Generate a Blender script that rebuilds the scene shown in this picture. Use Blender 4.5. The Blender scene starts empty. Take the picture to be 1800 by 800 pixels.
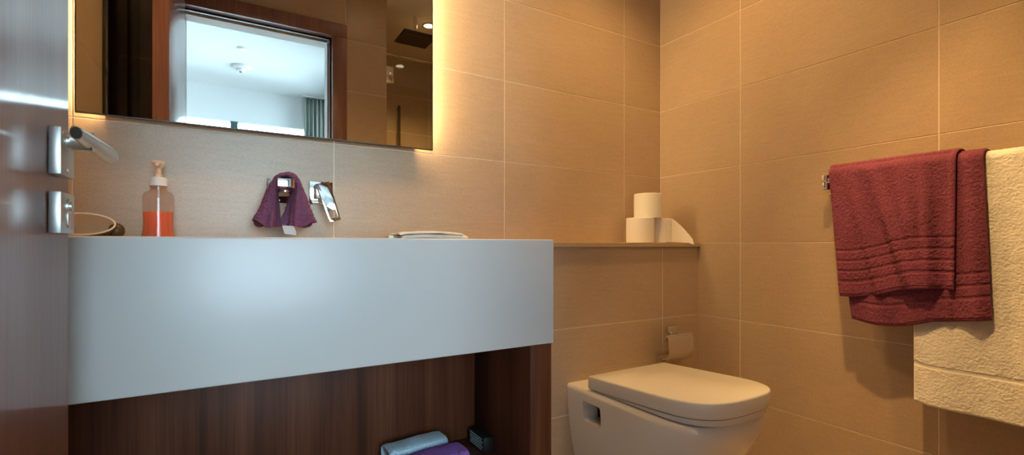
import bpy, bmesh, math, random
import numpy as np
from mathutils import Vector, Matrix
random.seed(7); rng = np.random.default_rng(7)
S = bpy.context.scene
C = S.collection

# ---------------------------------------------------------------- camera, world, big lights, exposure
F_PX, YAW, CY, EYE = 837.56, 0.5369, 430.94, 0.8907
cam_d = bpy.data.cameras.new('camera'); cam = bpy.data.objects.new('camera', cam_d); C.objects.link(cam)
cam.location = (0, 0, EYE); cam.rotation_euler = (math.pi/2, 0, -YAW)
cam_d.sensor_fit = 'HORIZONTAL'; cam_d.sensor_width = 36; cam_d.lens = 36*F_PX/1800
cam_d.shift_y = (CY-400)/1800; cam_d.clip_start = 0.01; cam_d.clip_end = 60
S.camera = cam
S.view_settings.view_transform = 'Standard'; S.view_settings.look = 'None'
S.view_settings.gamma = 1; S.view_settings.use_curve_mapping = False
S.view_settings.exposure = 0.0
DAY = 16.8                      # overcast daylight outside the bedroom window
WARM = (1.0, 0.585, 0.20)       # the bathroom lamps
SPOT_W = 44                    # one ceiling downlight
LED = 150                       # light strip behind the mirror
w = bpy.data.worlds.new('world'); S.world = w; w.use_nodes = True
bgn = w.node_tree.nodes['Background']; bgn.inputs[0].default_value = (0.60, 0.81, 0.97, 1); bgn.inputs[1].default_value = DAY
S.cycles.caustics_reflective = False; S.cycles.caustics_refractive = False
S.cycles.max_bounces = 10; S.cycles.diffuse_bounces = 5; S.cycles.glossy_bounces = 6
S.cycles.transparent_max_bounces = 10; S.cycles.transmission_bounces = 8
S.cycles.sample_clamp_indirect = 6
# the bedroom window lets the daylight in (portal = sampling guide only)
WIN_Y = -2.665; WIN_X0, WIN_X1, WIN_Z0, WIN_Z1 = -0.70, 0.80, 0.45, 2.16
pl = bpy.data.lights.new('window_portal', 'AREA'); pl.shape = 'RECTANGLE'
pl.size = WIN_X1-WIN_X0; pl.size_y = WIN_Z1-WIN_Z0; pl.cycles.is_portal = True
po = bpy.data.objects.new('window_portal', pl); C.objects.link(po)
po.location = ((WIN_X0+WIN_X1)/2, WIN_Y-0.09, (WIN_Z0+WIN_Z1)/2); po.rotation_euler = (math.pi/2, 0, math.pi)
SW = (-2.45, -1.35, 0.60, 2.35); BX0, BX1 = -2.4, 1.05        # added unseen side window, brightens the bedroom
pl = bpy.data.lights.new('added_window_portal', 'AREA'); pl.shape = 'RECTANGLE'
pl.size = SW[1]-SW[0]; pl.size_y = SW[3]-SW[2]; pl.cycles.is_portal = True
po = bpy.data.objects.new('added_window_portal', pl); C.objects.link(po)
po.location = (BX1+0.09, (SW[0]+SW[1])/2, (SW[2]+SW[3])/2); po.rotation_euler = (math.pi/2, 0, math.pi/2)

# ---------------------------------------------------------------- materials
def mat(name, col, rough=0.5, metal=0.0, coat=0.0, spec=0.5):
    m = bpy.data.materials.new(name); m.use_nodes = True
    b = m.node_tree.nodes['Principled BSDF']
    b.inputs['Base Color'].default_value = (*col, 1); b.inputs['Roughness'].default_value = rough
    b.inputs['Metallic'].default_value = metal; b.inputs['Coat Weight'].default_value = coat
    b.inputs['Specular IOR Level'].default_value = spec
    return m
def nodes(m): return m.node_tree.nodes, m.node_tree.links, m.node_tree.nodes['Principled BSDF']
def noise(m, scale, detail=4, vec=None, rough=0.6):
    n, l, b = nodes(m); t = n.new('ShaderNodeTexNoise'); t.inputs['Scale'].default_value = scale
    t.inputs['Detail'].default_value = detail; t.inputs['Roughness'].default_value = rough
    if vec: l.new(vec, t.inputs['Vector'])
    return t
def position(m, scl=(1,1,1)):
    n, l, b = nodes(m); g = n.new('ShaderNodeNewGeometry'); mp = n.new('ShaderNodeMapping')
    mp.inputs['Scale'].default_value = scl; l.new(g.outputs['Position'], mp.inputs['Vector']); return mp.outputs[0]
def ramp(m, fac, stops):
    n, l, b = nodes(m); r = n.new('ShaderNodeValToRGB'); l.new(fac, r.inputs[0])
    while len(r.color_ramp.elements) < len(stops): r.color_ramp.elements.new(0.5)
    for e, (p, c) in zip(r.color_ramp.elements, stops): e.position = p; e.color = (*c, 1)
    return r.outputs[0]
def mixc(m, fac, a, b_, mode='MIX'):
    n, l, b = nodes(m); x = n.new('ShaderNodeMix'); x.data_type = 'RGBA'; x.blend_type = mode
    if isinstance(fac, float): x.inputs[0].default_value = fac
    else: l.new(fac, x.inputs[0])
    for s, v in ((6, a), (7, b_)):
        if isinstance(v, tuple): x.inputs[s].default_value = (*v, 1)
        else: l.new(v, x.inputs[s])
    return x.outputs[2]
def bump(m, h, strength=0.2, dist=0.001):
    n, l, b = nodes(m); u = n.new('ShaderNodeBump'); u.inputs['Strength'].default_value = strength
    u.inputs['Distance'].default_value = dist; l.new(h, u.inputs['Height']); l.new(u.outputs[0], b.inputs['Normal'])
def setcol(m, c): n, l, b = nodes(m); l.new(c, b.inputs['Base Color'])

def tile_mat(name, c1, c2, c3, rough=0.36):
    m = mat(name, c2, rough, spec=0.6); n, l, b = nodes(m); p = position(m)
    a = noise(m, 2.2, 5, p, 0.65); f = noise(m, 260, 3, p, 0.7); s = noise(m, 1, 4, position(m, (14, 14, 120)), 0.7)
    base = ramp(m, a.outputs[0], [(0.3, c1), (0.5, c2), (0.72, c3)])
    fine = ramp(m, f.outputs[0], [(0.32, (0.88,)*3), (0.62, (1.05,)*3)])
    col = mixc(m, 1.0, base, fine, 'MULTIPLY')
    streak = ramp(m, s.outputs[0], [(0.3, (0.94,)*3), (0.7, (1.05,)*3)])
    col = mixc(m, 1.0, col, streak, 'MULTIPLY')
    oi = n.new('ShaderNodeObjectInfo'); v = n.new('ShaderNodeMapRange'); v.inputs[3].default_value = 0.96; v.inputs[4].default_value = 1.04
    l.new(oi.outputs['Random'], v.inputs[0]); cb = n.new('ShaderNodeCombineColor')
    for i in range(3): l.new(v.outputs[0], cb.inputs[i])
    setcol(m, mixc(m, 1.0, col, cb.outputs[0], 'MULTIPLY'))
    bump(m, f.outputs[0], 0.05, 0.001); return m
def wood_mat(name, c1, c2, c3, rough=0.35, scl=(13, 13, 0.55), coat=0.0, crough=0.2):
    m = mat(name, c2, rough, coat=coat); p = position(m, scl)
    a = noise(m, 1.0, 6, p, 0.62); a.inputs['Distortion'].default_value = 0.5
    g = noise(m, 1.0, 3, position(m, tuple(q*14 if q > 5 else q*7 for q in scl)), 0.6)
    base = ramp(m, a.outputs[0], [(0.33, c1), (0.5, c2), (0.68, c3)])
    gr = ramp(m, g.outputs[0], [(0.35, (0.78,)*3), (0.6, (1.06,)*3)])
    setcol(m, mixc(m, 1.0, base, gr, 'MULTIPLY')); bump(m, g.outputs[0], 0.08, 0.0006)
    n, l, b = nodes(m); b.inputs['Coat Roughness'].default_value = crough
    return m
def cloth_mat(name, c1, c2, fine=420):
    m = mat(name, c1, 0.95, spec=0.15); p = position(m); a = noise(m, fine, 2, p, 0.7); b2 = noise(m, 18, 3, p)
    col = ramp(m, a.outputs[0], [(0.35, c1), (0.62, c2)])
    lo = ramp(m, b2.outputs[0], [(0.3, (0.86,)*3), (0.7, (1.08,)*3)])
    setcol(m, mixc(m, 1.0, col, lo, 'MULTIPLY')); bump(m, a.outputs[0], 0.6, 0.0025)
    n, l, b = nodes(m); b.inputs['Sheen Weight'].default_value = 0.25; b.inputs['Sheen Roughness'].default_value = 0.5
    b.inputs['Sheen Tint'].default_value = (*[min(1, q*1.6+0.05) for q in c2], 1)
    return m
def plastic_mat(name, tint):
    m = bpy.data.materials.new(name); m.use_nodes = True; n = m.node_tree.nodes; l = m.node_tree.links; n.clear()
    o = n.new('ShaderNodeOutputMaterial'); t = n.new('ShaderNodeBsdfTransparent'); g = n.new('ShaderNodeBsdfGlossy'); d = n.new('ShaderNodeBsdfDiffuse')
    g.inputs['Roughness'].default_value = 0.08; t.inputs[0].default_value = (*tint, 1); g.inputs[0].default_value = (0.9, 0.9, 0.9, 1); d.inputs[0].default_value = (0.75, 0.55, 0.48, 1)
    lw = n.new('ShaderNodeLayerWeight'); lw.inputs[0].default_value = 0.25; mr = n.new('ShaderNodeMapRange'); mr.inputs[3].default_value = 0.05; mr.inputs[4].default_value = 0.30
    l.new(lw.outputs['Facing'], mr.inputs[0]); x = n.new('ShaderNodeMixShader'); y = n.new('ShaderNodeMixShader'); y.inputs[0].default_value = 0.10
    l.new(t.outputs[0], y.inputs[1]); l.new(d.outputs[0], y.inputs[2]); l.new(mr.outputs[0], x.inputs[0]); l.new(y.outputs[0], x.inputs[1]); l.new(g.outputs[0], x.inputs[2]); l.new(x.outputs[0], o.inputs[0]); return m
def emis(name, col, st):
    m = bpy.data.materials.new(name); m.use_nodes = True; n = m.node_tree.nodes; n.clear()
    e = n.new('ShaderNodeEmission'); o = n.new('ShaderNodeOutputMaterial'); e.inputs[0].default_value = (*col, 1); e.inputs[1].default_value = st
    m.node_tree.links.new(e.outputs[0], o.inputs[0]); return m
def glass_mat(name, tint=(0.96, 0.98, 0.97), gloss=1.0, ior=1.45):
    m = bpy.data.materials.new(name); m.use_nodes = True; n = m.node_tree.nodes; l = m.node_tree.links; n.clear()
    o = n.new('ShaderNodeOutputMaterial'); t = n.new('ShaderNodeBsdfTransparent'); g = n.new('ShaderNodeBsdfGlossy')
    g.inputs['Roughness'].default_value = 0.03; t.inputs[0].default_value = (*tint, 1); g.inputs[0].default_value = (gloss,)*3+(1,)
    fr = n.new('ShaderNodeFresnel'); fr.inputs[0].default_value = ior; x = n.new('ShaderNodeMixShader')
    l.new(fr.outputs[0], x.inputs[0]); l.new(t.outputs[0], x.inputs[1]); l.new(g.outputs[0], x.inputs[2]); l.new(x.outputs[0], o.inputs[0]); return m

TILE = tile_mat('beige_stone_tile', (0.475, 0.36, 0.252), (0.51, 0.388, 0.274), (0.545, 0.416, 0.298))
FLOORT = tile_mat('floor_tile', (0.48, 0.37, 0.27), (0.52, 0.40, 0.295), (0.56, 0.43, 0.32), 0.5)
GROUT = mat('cream_grout', (0.86, 0.76, 0.63), 0.9)
LEDGE = tile_mat('ledge_stone', (0.475, 0.36, 0.252), (0.51, 0.388, 0.274), (0.545, 0.416, 0.298), 0.45)
WOOD = wood_mat('walnut_veneer', (0.050, 0.013, 0.006), (0.105, 0.032, 0.014), (0.155, 0.052, 0.024), 0.48); nodes(WOOD)[2].inputs['Specular IOR Level'].default_value = 0.25
DOORW = wood_mat('door_veneer', (0.125, 0.044, 0.025), (0.150, 0.056, 0.033), (0.175, 0.070, 0.042), 0.42, (26, 26, 1.2), 0.45, 0.11)
FRAMEW = wood_mat('frame_veneer', (0.20, 0.092, 0.072), (0.245, 0.115, 0.090), (0.285, 0.135, 0.107), 0.35)
EDGE_LIT = wood_mat('door_edge_lit', (0.32, 0.140, 0.105), (0.35, 0.155, 0.118), (0.38, 0.170, 0.130), 0.45)  # lightened door wood: light on the free edge put into the colour
WHITE = mat('white_paint', (0.80, 0.80, 0.79), 0.7)
SOLID = mat('white_solid_surface', (0.57, 0.575, 0.575), 0.30)
CERAM = mat('white_ceramic', (0.82, 0.80, 0.79), 0.10, coat=0.4)
SEATM = mat('white_seat_plastic', (0.80, 0.79, 0.78), 0.22)
CHROME = mat('chrome', (0.82, 0.82, 0.82), 0.05, 1.0)
STEEL = mat('brushed_steel', (0.62, 0.62, 0.60), 0.28, 1.0)
DARKM = mat('dark_metal', (0.06, 0.055, 0.05), 0.4, 0.6)
BLACK = mat('black_plastic', (0.012, 0.012, 0.012), 0.45)
MIRROR = mat('mirror_silver', (0.90, 0.92, 0.91), 0.0, 1.0)
BACKING = mat('mirror_backing', (0.30, 0.26, 0.2), 0.6)
LEDM = emis('warm_light_strip', (1.0, 0.66, 0.30), LED)
LAMPM = emis('warm_lamp_lens', (1.0, 0.78, 0.5), 14)
BURG = cloth_mat('burgundy_terry', (0.150, 0.040, 0.078), (0.285, 0.080, 0.140))
CREAM = cloth_mat('cream_terry', (0.90, 0.87, 0.84), (0.96, 0.94, 0.92))
PURP = cloth_mat('plum_terry', (0.135, 0.045, 0.095), (0.27, 0.105, 0.19), 500)
VIOLET = cloth_mat('violet_terry', (0.24, 0.10, 0.42), (0.42, 0.20, 0.66), 500)
SKYB = cloth_mat('light_blue_terry', (0.42, 0.68, 0.92), (0.70, 0.90, 1.0), 500)
NAPK = cloth_mat('white_cotton', (0.86, 0.82, 0.78), (0.93, 0.90, 0.86), 700)
PAPER = mat('toilet_tissue', (0.88, 0.86, 0.82), 0.95, spec=0.1); bump(PAPER, noise(PAPER, 300, 2, position(PAPER)).outputs[0], 0.25, 0.001)
CARD = mat('cardboard_core', (0.36, 0.25, 0.15), 0.9)
TAGW = mat('white_label', (0.80, 0.80, 0.82), 0.8)
BOTTLE = plastic_mat('clear_plastic', (0.985, 0.93, 0.905))
SOAP = mat('orange_soap', (1.0, 0.15, 0.035), 0.25)
nodes(SOAP)[2].inputs['Subsurface Weight'].default_value = 0.8; nodes(SOAP)[2].inputs['Subsurface Radius'].default_value = (0.05, 0.02, 0.008); nodes(SOAP)[2].inputs['Subsurface Scale'].default_value = 1.0
PUMPW = mat('white_pump_plastic', (0.82, 0.80, 0.77), 0.35)
PUMPP = mat('peach_pump_plastic', (0.80, 0.55, 0.38), 0.3)
BOWLO = mat('brown_glaze', (0.085, 0.045, 0.018), 0.4)
BOWLI = mat('tan_lining', (0.66, 0.50, 0.32), 0.8)
BOWLR = mat('cream_rim', (0.85, 0.76, 0.64), 0.5)
GLASS = glass_mat('shower_glass')
SHUTTER = mat('window_frame_teal', (0.055, 0.10, 0.11), 0.5)
CURT = mat('grey_green_curtain', (0.34, 0.37, 0.33), 0.9)
BEDFLOOR = wood_mat('bedroom_floor', (0.60, 0.57, 0.52), (0.64, 0.61, 0.56), (0.68, 0.65, 0.6), 0.5, (3, 30, 30))
DOTM = mat('pale_dots', (0.45, 0.62, 0.66), 0.4)
PLATE = mat('satin_plate', (0.50, 0.50, 0.49), 0.33, 0.9)
TEAL = mat('sachet_print', (0.12, 0.32, 0.42), 0.4)

# ---------------------------------------------------------------- helpers
def tag(o, label=None, cat=None, group=None, kind=None):
    if label: o['label'] = label
    if cat: o['category'] = cat
    if group: o['group'] = group
    if kind: o['kind'] = kind
    return o
def link(name, me, parent=None):
    o = bpy.data.objects.new(name, me); C.objects.link(o)
    if parent is not None:
        o.parent = parent; o.matrix_parent_inverse = Matrix.Translation(-Vector(parent.location))
    return o
def thing(name, loc, label, cat, group=None, kind=None):
    o = bpy.data.objects.new(name, None); o.empty_display_size = 0.05; C.objects.link(o); o.location = loc
    return tag(o, label, cat, group, kind)
def finish(bm, name, m, parent=None, smooth=35):
    me = bpy.data.meshes.new(name); bmesh.ops.recalc_face_normals(bm, faces=bm.faces[:]); bm.to_mesh(me); bm.free()
    for p in me.polygons: p.use_smooth = smooth is not None
    if smooth is not None: me.set_sharp_from_angle(angle=math.radians(smooth))
    for q in (m if isinstance(m, (list, tuple)) else [m]): me.materials.append(q)
    return link(name, me, parent)
def bxm(bm, x0, x1, y0, y1, z0, z1, bev=0.0, seg=2):
    r = bmesh.ops.create_cube(bm, size=1); v = r['verts']
    for p in v: p.co = Vector(((x0+x1)/2+p.co.x*(x1-x0), (y0+y1)/2+p.co.y*(y1-y0), (z0+z1)/2+p.co.z*(z1-z0)))
    if bev:
        e = list({e for p in v for e in p.link_edges})
        r = bmesh.ops.bevel(bm, geom=e, offset=bev, segments=seg, profile=0.5, affect='EDGES'); v = r['verts']
    return v
def box(name, m, parent, x0, x1, y0, y1, z0, z1, bev=0.0, seg=2):
    bm = bmesh.new(); bxm(bm, x0, x1, y0, y1, z0, z1, bev, seg); return finish(bm, name, m, parent)
def boxes(name, m, parent, lst, bev=0.0):
    bm = bmesh.new()
    for b in lst: bxm(bm, *b, bev)
    return finish(bm, name, m, parent)
def frame_axes(d):
    d = Vector(d).normalized(); a = Vector((0, 0, 1)) if abs(d.z) < 0.9 else Vector((1, 0, 0))
    u = d.cross(a).normalized(); return u, d.cross(u).normalized()
def cylm(bm, p0, p1, r0, r1=None, n=24, cap=True):
    r1 = r0 if r1 is None else r1; p0 = Vector(p0); p1 = Vector(p1); u, v = frame_axes(p1-p0)
    A = [bm.verts.new(p0+u*math.cos(t)*r0+v*math.sin(t)*r0) for t in np.linspace(0, 2*math.pi, n, endpoint=False)]
    B = [bm.verts.new(p1+u*math.cos(t)*r1+v*math.sin(t)*r1) for t in np.linspace(0, 2*math.pi, n, endpoint=False)]
    for i in range(n): bm.faces.new((A[i], A[(i+1) % n], B[(i+1) % n], B[i]))
    if cap: bm.faces.new(A[::-1]); bm.faces.new(B)
def cyl(name, m, parent, p0, p1, r0, r1=None, n=24):
    bm = bmesh.new(); cylm(bm, p0, p1, r0, r1, n); return finish(bm, name, m, parent)
def lathem(bm, prof, c, n=32, sx=1.0, sy=1.0):
    rings = []
    for r, z in prof:
        rings.append([bm.verts.new((c[0]+max(r, 1e-5)*sx*math.cos(t), c[1]+max(r, 1e-5)*sy*math.sin(t), c[2]+z)) for t in np.linspace(0, 2*math.pi, n, endpoint=False)])
    for a, b in zip(rings, rings[1:]):
        for i in range(n): bm.faces.new((a[i], a[(i+1) % n], b[(i+1) % n], b[i]))
    bm.faces.new(rings[0][::-1]); bm.faces.new(rings[-1])
def lathe(name, m, parent, prof, c, n=32, sx=1.0, sy=1.0, smooth=35):
    bm = bmesh.new(); lathem(bm, prof, c, n, sx, sy); return finish(bm, name, m, parent, smooth)
def loftm(bm, rings, cap=True):
    R = [[bm.verts.new(p) for p in r] for r in rings]; n = len(R[0])
    for a, b in zip(R, R[1:]):
        for i in range(n): bm.faces.new((a[i], a[(i+1) % n], b[(i+1) % n], b[i]))
    if cap: bm.faces.new(R[0][::-1]); bm.faces.new(R[-1])
def prism(name, m, parent, pts, a0, a1, axis, bev=0.0, smooth=35):
    """polygon pts extruded from a0 to a1 along axis (0,1,2)"""
    def co(p, a):
        q = list(p); q.insert(axis, a); return q
    bm = bmesh.new(); loftm(bm, [[co(p, a0) for p in pts], [co(p, a1) for p in pts]])
    if bev:
        bmesh.ops.recalc_face_normals(bm, faces=bm.faces[:])
        e = [x for x in bm.edges if x.calc_face_angle(0) > 0.6]
        bmesh.ops.bevel(bm, geom=e, offset=bev, segments=3, profile=0.5, affect='EDGES')
    return finish(bm, name, m, parent, smooth)
def npmesh(name, V, Fc, m, parent=None):
    me = bpy.data.meshes.new(name); V = np.asarray(V, np.float32); Fc = np.asarray(Fc, np.int32)
    me.vertices.add(len(V)); me.vertices.foreach_set('co', V.ravel())
    me.loops.add(Fc.size); me.loops.foreach_set('vertex_index', Fc.ravel())
    me.polygons.add(len(Fc)); me.polygons.foreach_set('loop_start', np.arange(0, Fc.size, 4, dtype=np.int32))
    me.polygons.foreach_set('loop_total', np.full(len(Fc), 4, np.int32)); me.update(calc_edges=True); me.validate()
    me.polygons.foreach_set('use_smooth', np.ones(len(me.polygons), bool)); me.materials.append(m)
    return link(name, me, parent)
def grid_faces(nu, nv, off=0, flip=False):
    i, j = np.meshgrid(np.arange(nu-1), np.arange(nv-1), indexing='ij'); a = (i*nv+j).ravel()+off
    f = np.stack([a, a+nv, a+nv+1, a+1], 1); return f[:, ::-1] if flip else f
def smooth_noise(nu, nv, cell, seed):
    """value noise on a grid, in -1..1"""
    r = np.random.default_rng(seed); a, b = max(2, int(nu/cell)+3), max(2, int(nv/cell)+3); g = r.uniform(-1, 1, (a, b))
    x = np.linspace(0, a-1.001, nu); y = np.linspace(0, b-1.001, nv); xi = x.astype(int); yi = y.astype(int)
    fx = (x-xi)[:, None]; fy = (y-yi)[None, :]; fx = fx*fx*(3-2*fx); fy = fy*fy*(3-2*fy)
    g00 = g[np.ix_(xi, yi)]; g10 = g[np.ix_(xi+1, yi)]; g01 = g[np.ix_(xi, yi+1)]; g11 = g[np.ix_(xi+1, yi+1)]
    return (g00*(1-fx)+g10*fx)*(1-fy)+(g01*(1-fx)+g11*fx)*fy
def sheet(name, P, thick, terry, m, parent=None, seed=1, band=None):
    """P: (nu,nv,3) mid surface -> closed slab with terry relief; band masks (0..1) flatten the pile"""
    nu, nv, _ = P.shape
    du = np.gradient(P, axis=0); dv = np.gradient(P, axis=1); N = np.cross(du, dv); N /= np.linalg.norm(N, axis=2, keepdims=True)+1e-12
    r = np.random.default_rng(seed); jit = r.uniform(-1, 1, (nu, nv))*0.6+smooth_noise(nu, nv, 1.7, seed+5)*0.8
    edge = np.minimum(1, np.minimum.reduce([np.arange(nu)[:, None]+np.zeros((1, nv)), np.arange(nu)[::-1][:, None]+np.zeros((1, nv)), np.arange(nv)[None, :]+np.zeros((nu, 1)), np.arange(nv)[::-1][None, :]+np.zeros((nu, 1))])/2.5)
    h = thick/2*np.sqrt(np.clip(edge, 0.04, 1))
    amp = terry*(1 if band is None else (1-band))*edge
    A = P+N*(h+jit*amp-(0 if band is None else band*0.0017))[:, :, None]
    jit2 = r.uniform(-1, 1, (nu, nv))*0.6+smooth_noise(nu, nv, 2.2, seed+9)*0.8
    B = P-N*(h+jit2*amp)[:, :, None]
    V = np.concatenate([A.reshape(-1, 3), B.reshape(-1, 3)]); o = nu*nv
    Fs = [grid_faces(nu, nv), grid_faces(nu, nv, o, True)]
    idx = np.arange(nu*nv).reshape(nu, nv)
    for line, fl in ((idx[:, 0], 0), (idx[:, -1], 1), (idx[0, :], 1), (idx[-1, :], 0)):
        a, b = line[:-1], line[1:]; f = np.stack([a, b, b+o, a+o], 1); Fs.append(f[:, ::-1] if fl == 0 else f)
    return npmesh(name, V, np.concatenate(Fs), m, parent)

# ---------------------------------------------------------------- the room
D, XR, XL, YD = 1.5283, 1.7018, -0.382, 0.07        # vanity wall, right wall, left wall, inside face of the door wall
YL, ZL = 1.325, 0.90                                # face and top of the boxed-in cistern ledge
ZC = 2.40; XS = 0.836; YSB = -0.79                  # ceiling, shower recess corner, shower back wall
J = 0.003; TT = 0.0012
_tile_cache = {}
def tile_mesh(w_, h_, m):
    k = (round(w_, 4), round(h_, 4), m.name)
    if k not in _tile_cache:
        bm = bmesh.new(); a, b, c = w_/2, h_/2, 0.0005
        fr = [bm.verts.new(p) for p in ((-a+c, 0, -b+c), (a-c, 0, -b+c), (a-c, 0, b-c), (-a+c, 0, b-c))]
        mi = [bm.verts.new(p) for p in ((-a, c, -b), (a, c, -b), (a, c, b), (-a, c, b))]
        bk = [bm.verts.new(p) for p in ((-a, TT, -b), (a, TT, -b), (a, TT, b), (-a, TT, b))]
        bm.faces.new(fr)
        for A_, B_ in ((fr, mi), (mi, bk)):
            for i in range(4): bm.faces.new((A_[i], B_[i], B_[(i+1) % 4], A_[(i+1) % 4]))
        bm.faces.new(bk[::-1]); bmesh.ops.recalc_face_normals(bm, faces=bm.faces[:])
        me = bpy.data.meshes.new('tile'); bm.to_mesh(me); bm.free(); me.materials.append(m); _tile_cache[k] = me
    return _tile_cache[k]
def cuts(lo, hi, joints): return [lo]+sorted(j for j in joints if lo+0.02 < j < hi-0.02)+[hi]
def tiles(parent, facing, plane, lo, hi, joints, z0, z1, m=TILE, rows=None, skip=None):
    """facing: '-y','+y','-x','+x' = where the glazed side looks"""
    rot = {'-y': 0, '+y': math.pi, '-x': -math.pi/2, '+x': math.pi/2}[facing]
    us = cuts(lo, hi, joints); zs = cuts(z0, z1, rows or [0.3*k for k in range(1, 9)])
    for a, b in zip(us, us[1:]):
        for c, d in zip(zs, zs[1:]):
            if skip and skip(a, b, c, d): continue
            o = link('tile', tile_mesh(b-a-J, d-c-J, m), parent); u, v = (a+b)/2, (c+d)/2
            o.location = (u, plane, v) if facing[1] == 'y' else (plane, u, v); o.rotation_euler = (0, 0, rot)
X0 = 0.8773; BJ = [X0+0.6*k for k in range(-4, 3)]; Y0 = 1.1331; RJ = [Y0+0.6*k for k in range(-5, 2)]
def wall(name, label, x0, x1, y0, y1, z0, z1, m=GROUT):
    o = box(name, m, None, x0, x1, y0, y1, z0, z1); return tag(o, label, 'wall', kind='structure')
wb = wall('wall_back', 'beige tiled wall behind the mirror and washbasin', XL-0.12, XR+0.12, D+TT, D+0.12, 0, ZC)
tiles(wb, '-y', D, XL, XR, BJ, 0, ZC)
wr = wall('wall_right', 'beige tiled wall behind the hanging towels', XR+TT, XR+0.12, YSB-0.1, D+TT, 0, ZC)
tiles(wr, '-x', XR, YSB, D, RJ, 0, ZC)
wl = wall('wall_left', 'beige tiled wall seen only in the mirror behind the door', XL-0.12, XL-TT, YD-0.17, D+TT, 0, ZC)
tiles(wl, '+x', XL, YD, D, RJ, 0, ZC)
bm = bmesh.new(); bxm(bm, XL, 0.7225, YL+TT, D, 0, 0.637); bxm(bm, 0.7225, XR, YL+TT, D, 0, 0.883)
wc = tag(finish(bm, 'wall_cistern', GROUT), 'low tiled boxed-in wall under the ledge behind the toilet', 'wall', kind='structure')
tiles(wc, '-y', YL, 0.722, XR, [0.887, 1.487], 0, 0.883)
# door wall with its opening
OX0, OX1, OZ = -0.222, 0.548, 2.135                    # rough opening
bm = bmesh.new()
bxm(bm, XL-0.12, OX0, -0.10, YD-TT, 0, 2.5); bxm(bm, OX1, XS-TT, -0.10, YD-TT, 0, 2.5); bxm(bm, OX0, OX1, -0.10, YD-TT, OZ, 2.5)
wf = tag(finish(bm, 'wall_front', GROUT), 'beige tiled wall around the doorway, seen in the mirror', 'wall', kind='structure')
FJ = [X0+0.6*k-0.27 for k in range(-4, 3)]
tiles(wf, '+y', YD, XL, OX0-0.075, FJ, 0, ZC); tiles(wf, '+y', YD, OX1+0.045, XS, FJ, 0, ZC)
tiles(wf, '+y', YD, OX0-0.075, OX1+0.045, FJ, 2.175, ZC)
ws = wall('wall_shower_side', 'tiled side wall of the shower recess', XS-0.095, XS-TT, YSB-0.1, -0.10, 0, 2.5)
tiles(ws, '+x', XS, YSB, YD, RJ, 0, ZC)
wsb = wall('wall_shower_back', 'tiled back wall of the shower recess seen in the mirror', XS-TT, XR+TT, YSB-0.1, YSB-TT, 0, ZC)
tiles(wsb, '+y', YSB, XS, XR, [XS+0.6], 0, ZC)
fl = tag(box('floor', GROUT, None, XL-0.12, XR+0.12, YSB-0.1, D+0.12, -0.10, -TT), 'brown tiled bathroom floor', 'floor', kind='structure')
bmf = bmesh.new(); bxm(bmf, -0.2985, 0.2985, -0.2985, 0.2985, -TT, 0); mef = bpy.data.meshes.new('floor_tile'); bmf.to_mesh(mef); bmf.free(); mef.materials.append(FLOORT)
for i in range(4):
    for k in range(4):
        xa, ya = XL+0.30+0.6*i-0.3, YSB+0.30+0.6*k
        if xa-0.3 > XR: continue
        o = link('tile', mef, fl); sx = min(xa+0.3, XR)-max(xa-0.3, XL); sy = min(ya+0.3, D)-ya+0.3
        o.location = (max(xa-0.3, XL)+sx/2, ya-0.3+sy/2, 0); o.scale = (sx/0.6, sy/0.6, 1)
bm = bmesh.new(); bxm(bm, XL-0.12, XR+0.12, YD-0.17, D+0.12, ZC, 2.5); bxm(bm, XS-0.1, XR+0.12, YSB-0.1, YD-0.17, ZC, 2.5)
tag(finish(bm, 'ceiling', WHITE), 'plain white bathroom ceiling', 'ceiling', kind='structure')

# ledge top
lt = thing('trim_1', (1.2, YL, 0.883), 'stone ledge top above the toilet carrying the toilet rolls', 'ledge', kind='structure')
for a, b in ((0.722, 0.887), (0.887, 1.487), (1.487, XR)):
    box('stone_slab', LEDGE, lt, a+0.0006, b-0.0006, 1.313, D, 0.8835, ZL, 0.0012, 1)

# ---------------------------------------------------------------- doorway
fr = thing('trim_2', (0.16, 0, 0), 'dark wood door frame reflected in the mirror', 'door frame', kind='structure')
box('jamb', FRAMEW, fr, OX0, OX0+0.03, -0.10, YD, 0, OZ-0.03, 0.002); box('jamb', FRAMEW, fr, OX1-0.03, OX1, -0.10, YD, 0, OZ-0.03, 0.002)
box('head', FRAMEW, fr, OX0, OX1, -0.10, YD, OZ-0.03, OZ, 0.002)
box('architrave', FRAMEW, fr, OX0-0.075, OX0-0.001, YD+0.0005, YD+0.014, 0, OZ+0.045, 0.002)
box('architrave', FRAMEW, fr, OX1-0.03, OX1+0.05, YD+0.0005, YD+0.014, 0, OZ-0.032, 0.002)
box('architrave', FRAMEW, fr, OX0, OX1+0.05, YD+0.0005, YD+0.014, OZ-0.031, OZ+0.045, 0.002)
boxes('door_seal', BLACK, fr, [(OX1-0.038, OX1-0.0305, 0.02, 0.034, 0, OZ-0.04), (OX0+0.03, OX1-0.0305, 0.02, 0.034, OZ-0.04, OZ-0.0305)])
box('door_stop', WHITE, fr, OX1-0.045, OX1-0.0305, -0.095, -0.005, 0, OZ-0.046); box('door_stop', WHITE, fr, OX0+0.031, OX1-0.046, -0.095, -0.005, OZ-0.046, OZ-0.031)

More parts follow.
